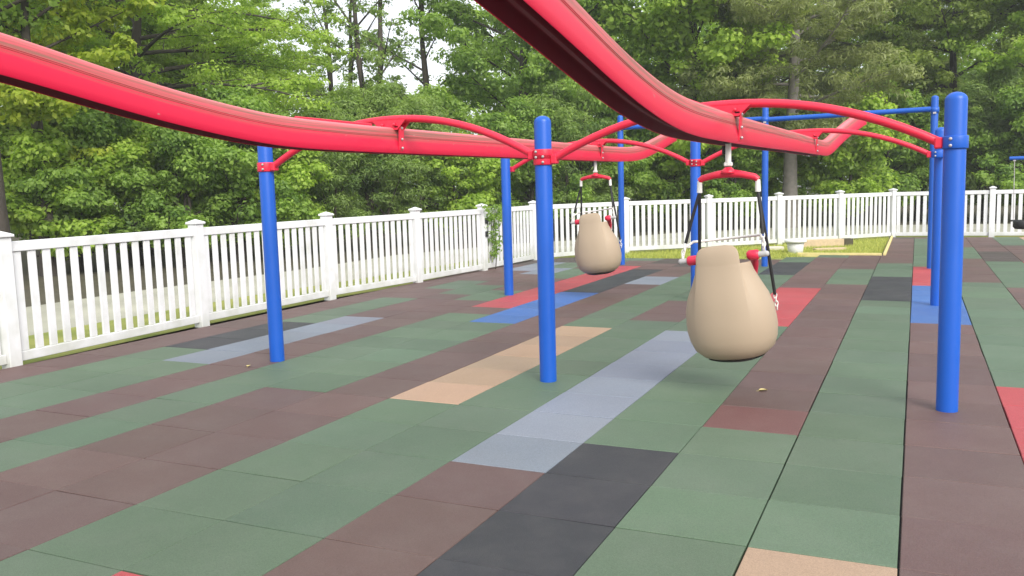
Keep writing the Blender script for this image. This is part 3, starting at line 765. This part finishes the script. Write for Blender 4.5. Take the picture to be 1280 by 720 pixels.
# the thin tree against the open sky
thin = make_tree('thin_tree', 14, 13.5, .17, 3.2, 3.0, 20, M['leaf_blue'], M['bark'], size=.15, per=34, crad=.42, elev=48, shape='wide', twigs=5, density=.7, multi=2)
place(thin, 484, 33, .3, 1, 'thin dark stemmed tree with white sky showing through its crown', group=G1)
centre = make_tree('leafy_tree', 15, 14, .22, 1.6, 4.6, 40, M['leaf_mid'], M['bark'], size=.16, per=90, crad=.52, elev=34, shape='round', twigs=9)
place(centre, 648, 33, 1.7, 1, 'dense mid green tree above the centre blue post', group=G1)
clone(thin, 548, 37, 2.1, 1.0, 'second thin airy tree right of the white sky patch', group=G1)
clone(thin, 425, 36, 4.0, .92, 'thin airy tree left of the white sky patch', group=G1)
clone(centre, 745, 40, 4.1, 1.08, 'mid green tree seen under and behind the right red rail', group=G1)
bright = make_tree('bright_maple', 16, 14, .22, 1.5, 4.3, 34, M['leaf_bright'], M['bark'], size=.18, per=85, crad=.52, elev=36, shape='round', twigs=10, aspect=.7)
place(bright, 880, 32, .9, 1, 'bright green maple above the arch left of the thick right post', group=G1)
pine = make_tree('pine_tree', 17, 16, .30, 3.4, 5.4, 44, M['needle'], M['barkgrey'], size=.24, per=90, crad=.52, elev=14, droop=.05, shape='wide', twigs=11, flat=.5, aspect=.2)
place(pine, 988, 30.5, .2, .86, 'grey trunked pine tree with dull needles behind the blue swing bar', group=G1)
clone(pine, 1085, 42, 2.2, .95, 'second dull needled pine, further right above the tall blue post', group=G1)
olive = make_tree('broadleaf_tree', 18, 13, .22, 1.3, 4.6, 34, M['leaf_olive'], M['bark'], size=.17, per=85, crad=.54, elev=32, shape='round', twigs=10)
place(olive, 1195, 36, .5, 1, 'olive green broadleaf tree rising behind the thick right blue post', group=G1)
clone(bright, 1300, 33, 3.6, .86, 'bright tree cut by the right edge of the picture', group=G1)
clone(layered, 295, 33, 2.6, .66, 'smaller layered tree below the sky gap left of centre', group=G1)
clone(olive, 125, 31, 3.3, 1.1, 'dark olive tree in the gap behind the big layered tree', group=G1)
# shrubs
sh1 = make_tree('leafy_shrub', 21, 3.3, .05, .25, 1.7, 24, M['leaf_mid'], M['bark'], size=.11, per=95, crad=.33, elev=40, shape='round', twigs=5, multi=3)
sh2 = make_tree('willowy_shrub', 22, 3.4, .05, .2, 1.7, 26, M['leaf_blue'], M['bark'], size=.115, per=110, crad=.34, elev=55, shape='round', twigs=5, aspect=.25, multi=3)
sh3 = make_tree('bright_shrub', 23, 3.0, .05, .2, 1.7, 24, M['leaf_bright'], M['bark'], size=.125, per=95, crad=.34, elev=38, shape='round', twigs=5, aspect=.65, multi=3)
SP = [(sh3, 40, 19.8, 0, 1.0, 'bright leafy shrub beside the dark trunk at the left edge'),
 (sh1, 118, 20.5, 1, 1.1, 'mid green shrub behind the fence, left of the second fence post'),
 (sh3, 175, 21.6, 2.1, 1.0, 'bright shrub behind the fence, under the big layered tree'),
 (sh1, 232, 21.3, 3.2, .95, 'dark leafy shrub behind the second white fence post from the left'),
 (sh1, 290, 22.3, 4.2, 1.12, 'leafy shrub just left of the leftmost blue post'),
 (sh3, 352, 23.3, 5.0, .9, 'bright shrub just right of the leftmost blue post'),
 (sh2, 408, 24.4, .4, 1.0, 'dark willowy shrub behind the third white fence post'),
 (sh2, 468, 25.2, 1.4, 1.12, 'rounded willowy shrub under the bracket of the left red rail'),
 (sh2, 528, 26.3, 2.4, 1.05, 'soft willowy shrub behind the fourth white fence post'),
 (sh3, 588, 27.0, 3.3, .95, 'bright shrub above the fence post with the black hinges'),
 (sh1, 655, 28.8, 4.4, 1.15, 'shrub between the two blue posts left of centre'),
 (sh2, 722, 29.5, 5.2, 1.2, 'dark shrub behind the farther beige swing'),
 (sh1, 795, 31.0, .8, 1.2, 'shrub showing right of the farther beige swing'),
 (sh3, 850, 31.5, 1.9, 1.1, 'light shrub behind the back middle blue post'),
 (sh1, 912, 31.0, 2.7, 1.05, 'shrub framed by the straps of the nearer swing'),
 (sh3, 948, 32.5, 3.9, 1.0, 'bright shrub left of the grey pine trunk'),
 (sh3, 1050, 31.5, 4.6, 1.3, 'tall bright shrub right of the grey pine trunk'),
 (sh1, 1105, 32.5, 5.5, 1.35, 'shrub left of the tall blue post of the swing frame'),
 (sh1, 1160, 33.5, .1, 1.2, 'dark shrub hidden in part by the two right blue posts'),
 (sh2, 1232, 32.0, 1.1, 1.3, 'willowy shrub just right of the thick right blue post'),
 (sh1, 1290, 31.0, 2.0, 1.3, 'leafy shrub behind the chain of the toddler swing')]
used = set()
for src, px, d, rz, s, lab in SP:
    o = src if src not in used else copy_tree(src); used.add(src)
    place(o, px, d, rz, s, lab, 'shrub', G2)
# climbing plant on the hinge post
def vine():
    r = np.random.default_rng(9); p = Vector((-12.45 * T, 19.35 * T, 0))
    z = r.uniform(.25, 1.28, 46); c = np.stack([r.normal(0, .045, 46), r.normal(0, .11, 46) * (.5 + z), z], 1)
    P, tn = leaves(r, c, r.uniform(.0, .6, 46), np.full(46, .075), 14, .07, .9, .2)
    root = tag(empty('climbing_vine', (p.x, p.y, 0)), 'dark green vine climbing the fence beside the hinge post', 'vine')
    mb = MB(); mb.tube([(0, 0, -.03), (.02, .05, .4), (-.02, -.03, .8), (.02, .05, 1.25)], [.012, .01, .008, .004], 6); mb.build('stem', M['bark'], root)
    link(bpy.data.objects.new('foliage', mesh_np('foliage', P, 4, tn, M['leaf_mid'])), root)
vine()
# far wood behind everything, one mass
def far_wood():
    r = np.random.default_rng(31); cs = []; ts = []; rs = []
    for px in np.arange(-520, 1850, 62):
        if 400 < px < 470: top = 4.2
        elif 470 <= px < 545: top = 8.5
        elif 340 < px <= 400: top = 9
        elif 560 <= px < 620: top = 8.5
        else: top = r.uniform(13, 17.5)
        d = r.uniform(50, 62); p = at(px, d); tn = r.uniform(0, .8)
        k = int(26 * top)
        z = r.uniform(0, 1, k); wd = 3.6 * (.55 + .7 * np.sin(np.pi * np.clip(z, .05, .97)))
        a = r.uniform(0, 6.28, k); q = wd * np.sqrt(r.uniform(.15, 1, k))
        cs.append(np.stack([p.x + q * np.cos(a), p.y + q * np.sin(a), z * top], 1)); ts.append(np.clip(tn + r.normal(0, .2, k), 0, 1)); rs.append(r.uniform(.5, 1.0, k))
    P, tn = leaves(r, np.concatenate(cs), np.concatenate(ts), np.concatenate(rs), 26, .34, .6)
    tag(link(bpy.data.objects.new('far_wood', mesh_np('far_wood', P, 4, tn, M['leaf_bright']))), kind='stuff')
far_wood()

def added_haze():  # thin volume added to lift the dark gaps in the foliage
    mb = MB(); mb.box((0, 45, 12), (420, 420, 28)); m = bpy.data.materials.new('added veil'); m.use_nodes = True; nt = m.node_tree
    nt.nodes.remove(nt.nodes['Principled BSDF'])
    v = nt.nodes.new('ShaderNodeVolumePrincipled'); v.inputs['Density'].default_value = ADDED_HAZE; v.inputs['Color'].default_value = (.9, .93, .95, 1)
    nt.links.new(v.outputs[0], nt.nodes['Material Output'].inputs['Volume'])
    tag(mb.build('added_haze', m), kind='stuff')
ADDED_HAZE = .0011
added_haze()
# ------------------------------------------------------------------ sky, sun, view
SUN_EL, SUN_AZ = R(36), R(132)            # azimuth measured clockwise from +Y
w = bpy.data.worlds.new('World'); sc.world = w; w.use_nodes = True
N = w.node_tree.nodes; L = w.node_tree.links
bg = N['Background']; bg.inputs['Strength'].default_value = .12
sky = N.new('ShaderNodeTexSky'); sky.sky_type = 'NISHITA'; sky.sun_disc = False
sky.sun_elevation = SUN_EL; sky.sun_rotation = SUN_AZ; sky.dust_density = 3; sky.air_density = 1
# bright, almost closed cloud cover
tc = N.new('ShaderNodeTexCoord'); nz = N.new('ShaderNodeTexNoise'); nz.inputs['Scale'].default_value = 2.2; nz.inputs['Detail'].default_value = 7
L.new(tc.outputs['Generated'], nz.inputs['Vector'])
cv = N.new('ShaderNodeMapRange'); cv.inputs['From Min'].default_value = .3; cv.inputs['From Max'].default_value = .6; cv.inputs['To Min'].default_value = .72; cv.inputs['To Max'].default_value = .97
L.new(nz.outputs['Fac'], cv.inputs['Value'])
mx = N.new('ShaderNodeMix'); mx.data_type = 'RGBA'; mx.inputs[7].default_value = (9.0, 9.3, 9.8, 1)
L.new(cv.outputs[0], mx.inputs[0]); L.new(sky.outputs[0], mx.inputs[6]); L.new(mx.outputs[2], bg.inputs['Color'])
sl = bpy.data.lights.new('sun', 'SUN'); sl.energy = 3.1; sl.angle = R(30); sl.color = (1, .965, .91)
so = bpy.data.objects.new('sun', sl); col.objects.link(so)
dirv = Vector((math.sin(SUN_AZ) * math.cos(SUN_EL), math.cos(SUN_AZ) * math.cos(SUN_EL), math.sin(SUN_EL)))
so.rotation_euler = dirv.to_track_quat('Z', 'Y').to_euler(); so.location = (0, 0, 30)
vs_ = sc.view_settings; vs_.view_transform = 'Standard'; vs_.look = 'None'; vs_.exposure = .45; vs_.gamma = 1; vs_.use_curve_mapping = False
sc.cycles.max_bounces = 8; sc.cycles.diffuse_bounces = 7; sc.cycles.volume_bounces = 0; sc.cycles.transparent_max_bounces = 4; sc.cycles.transmission_bounces = 3
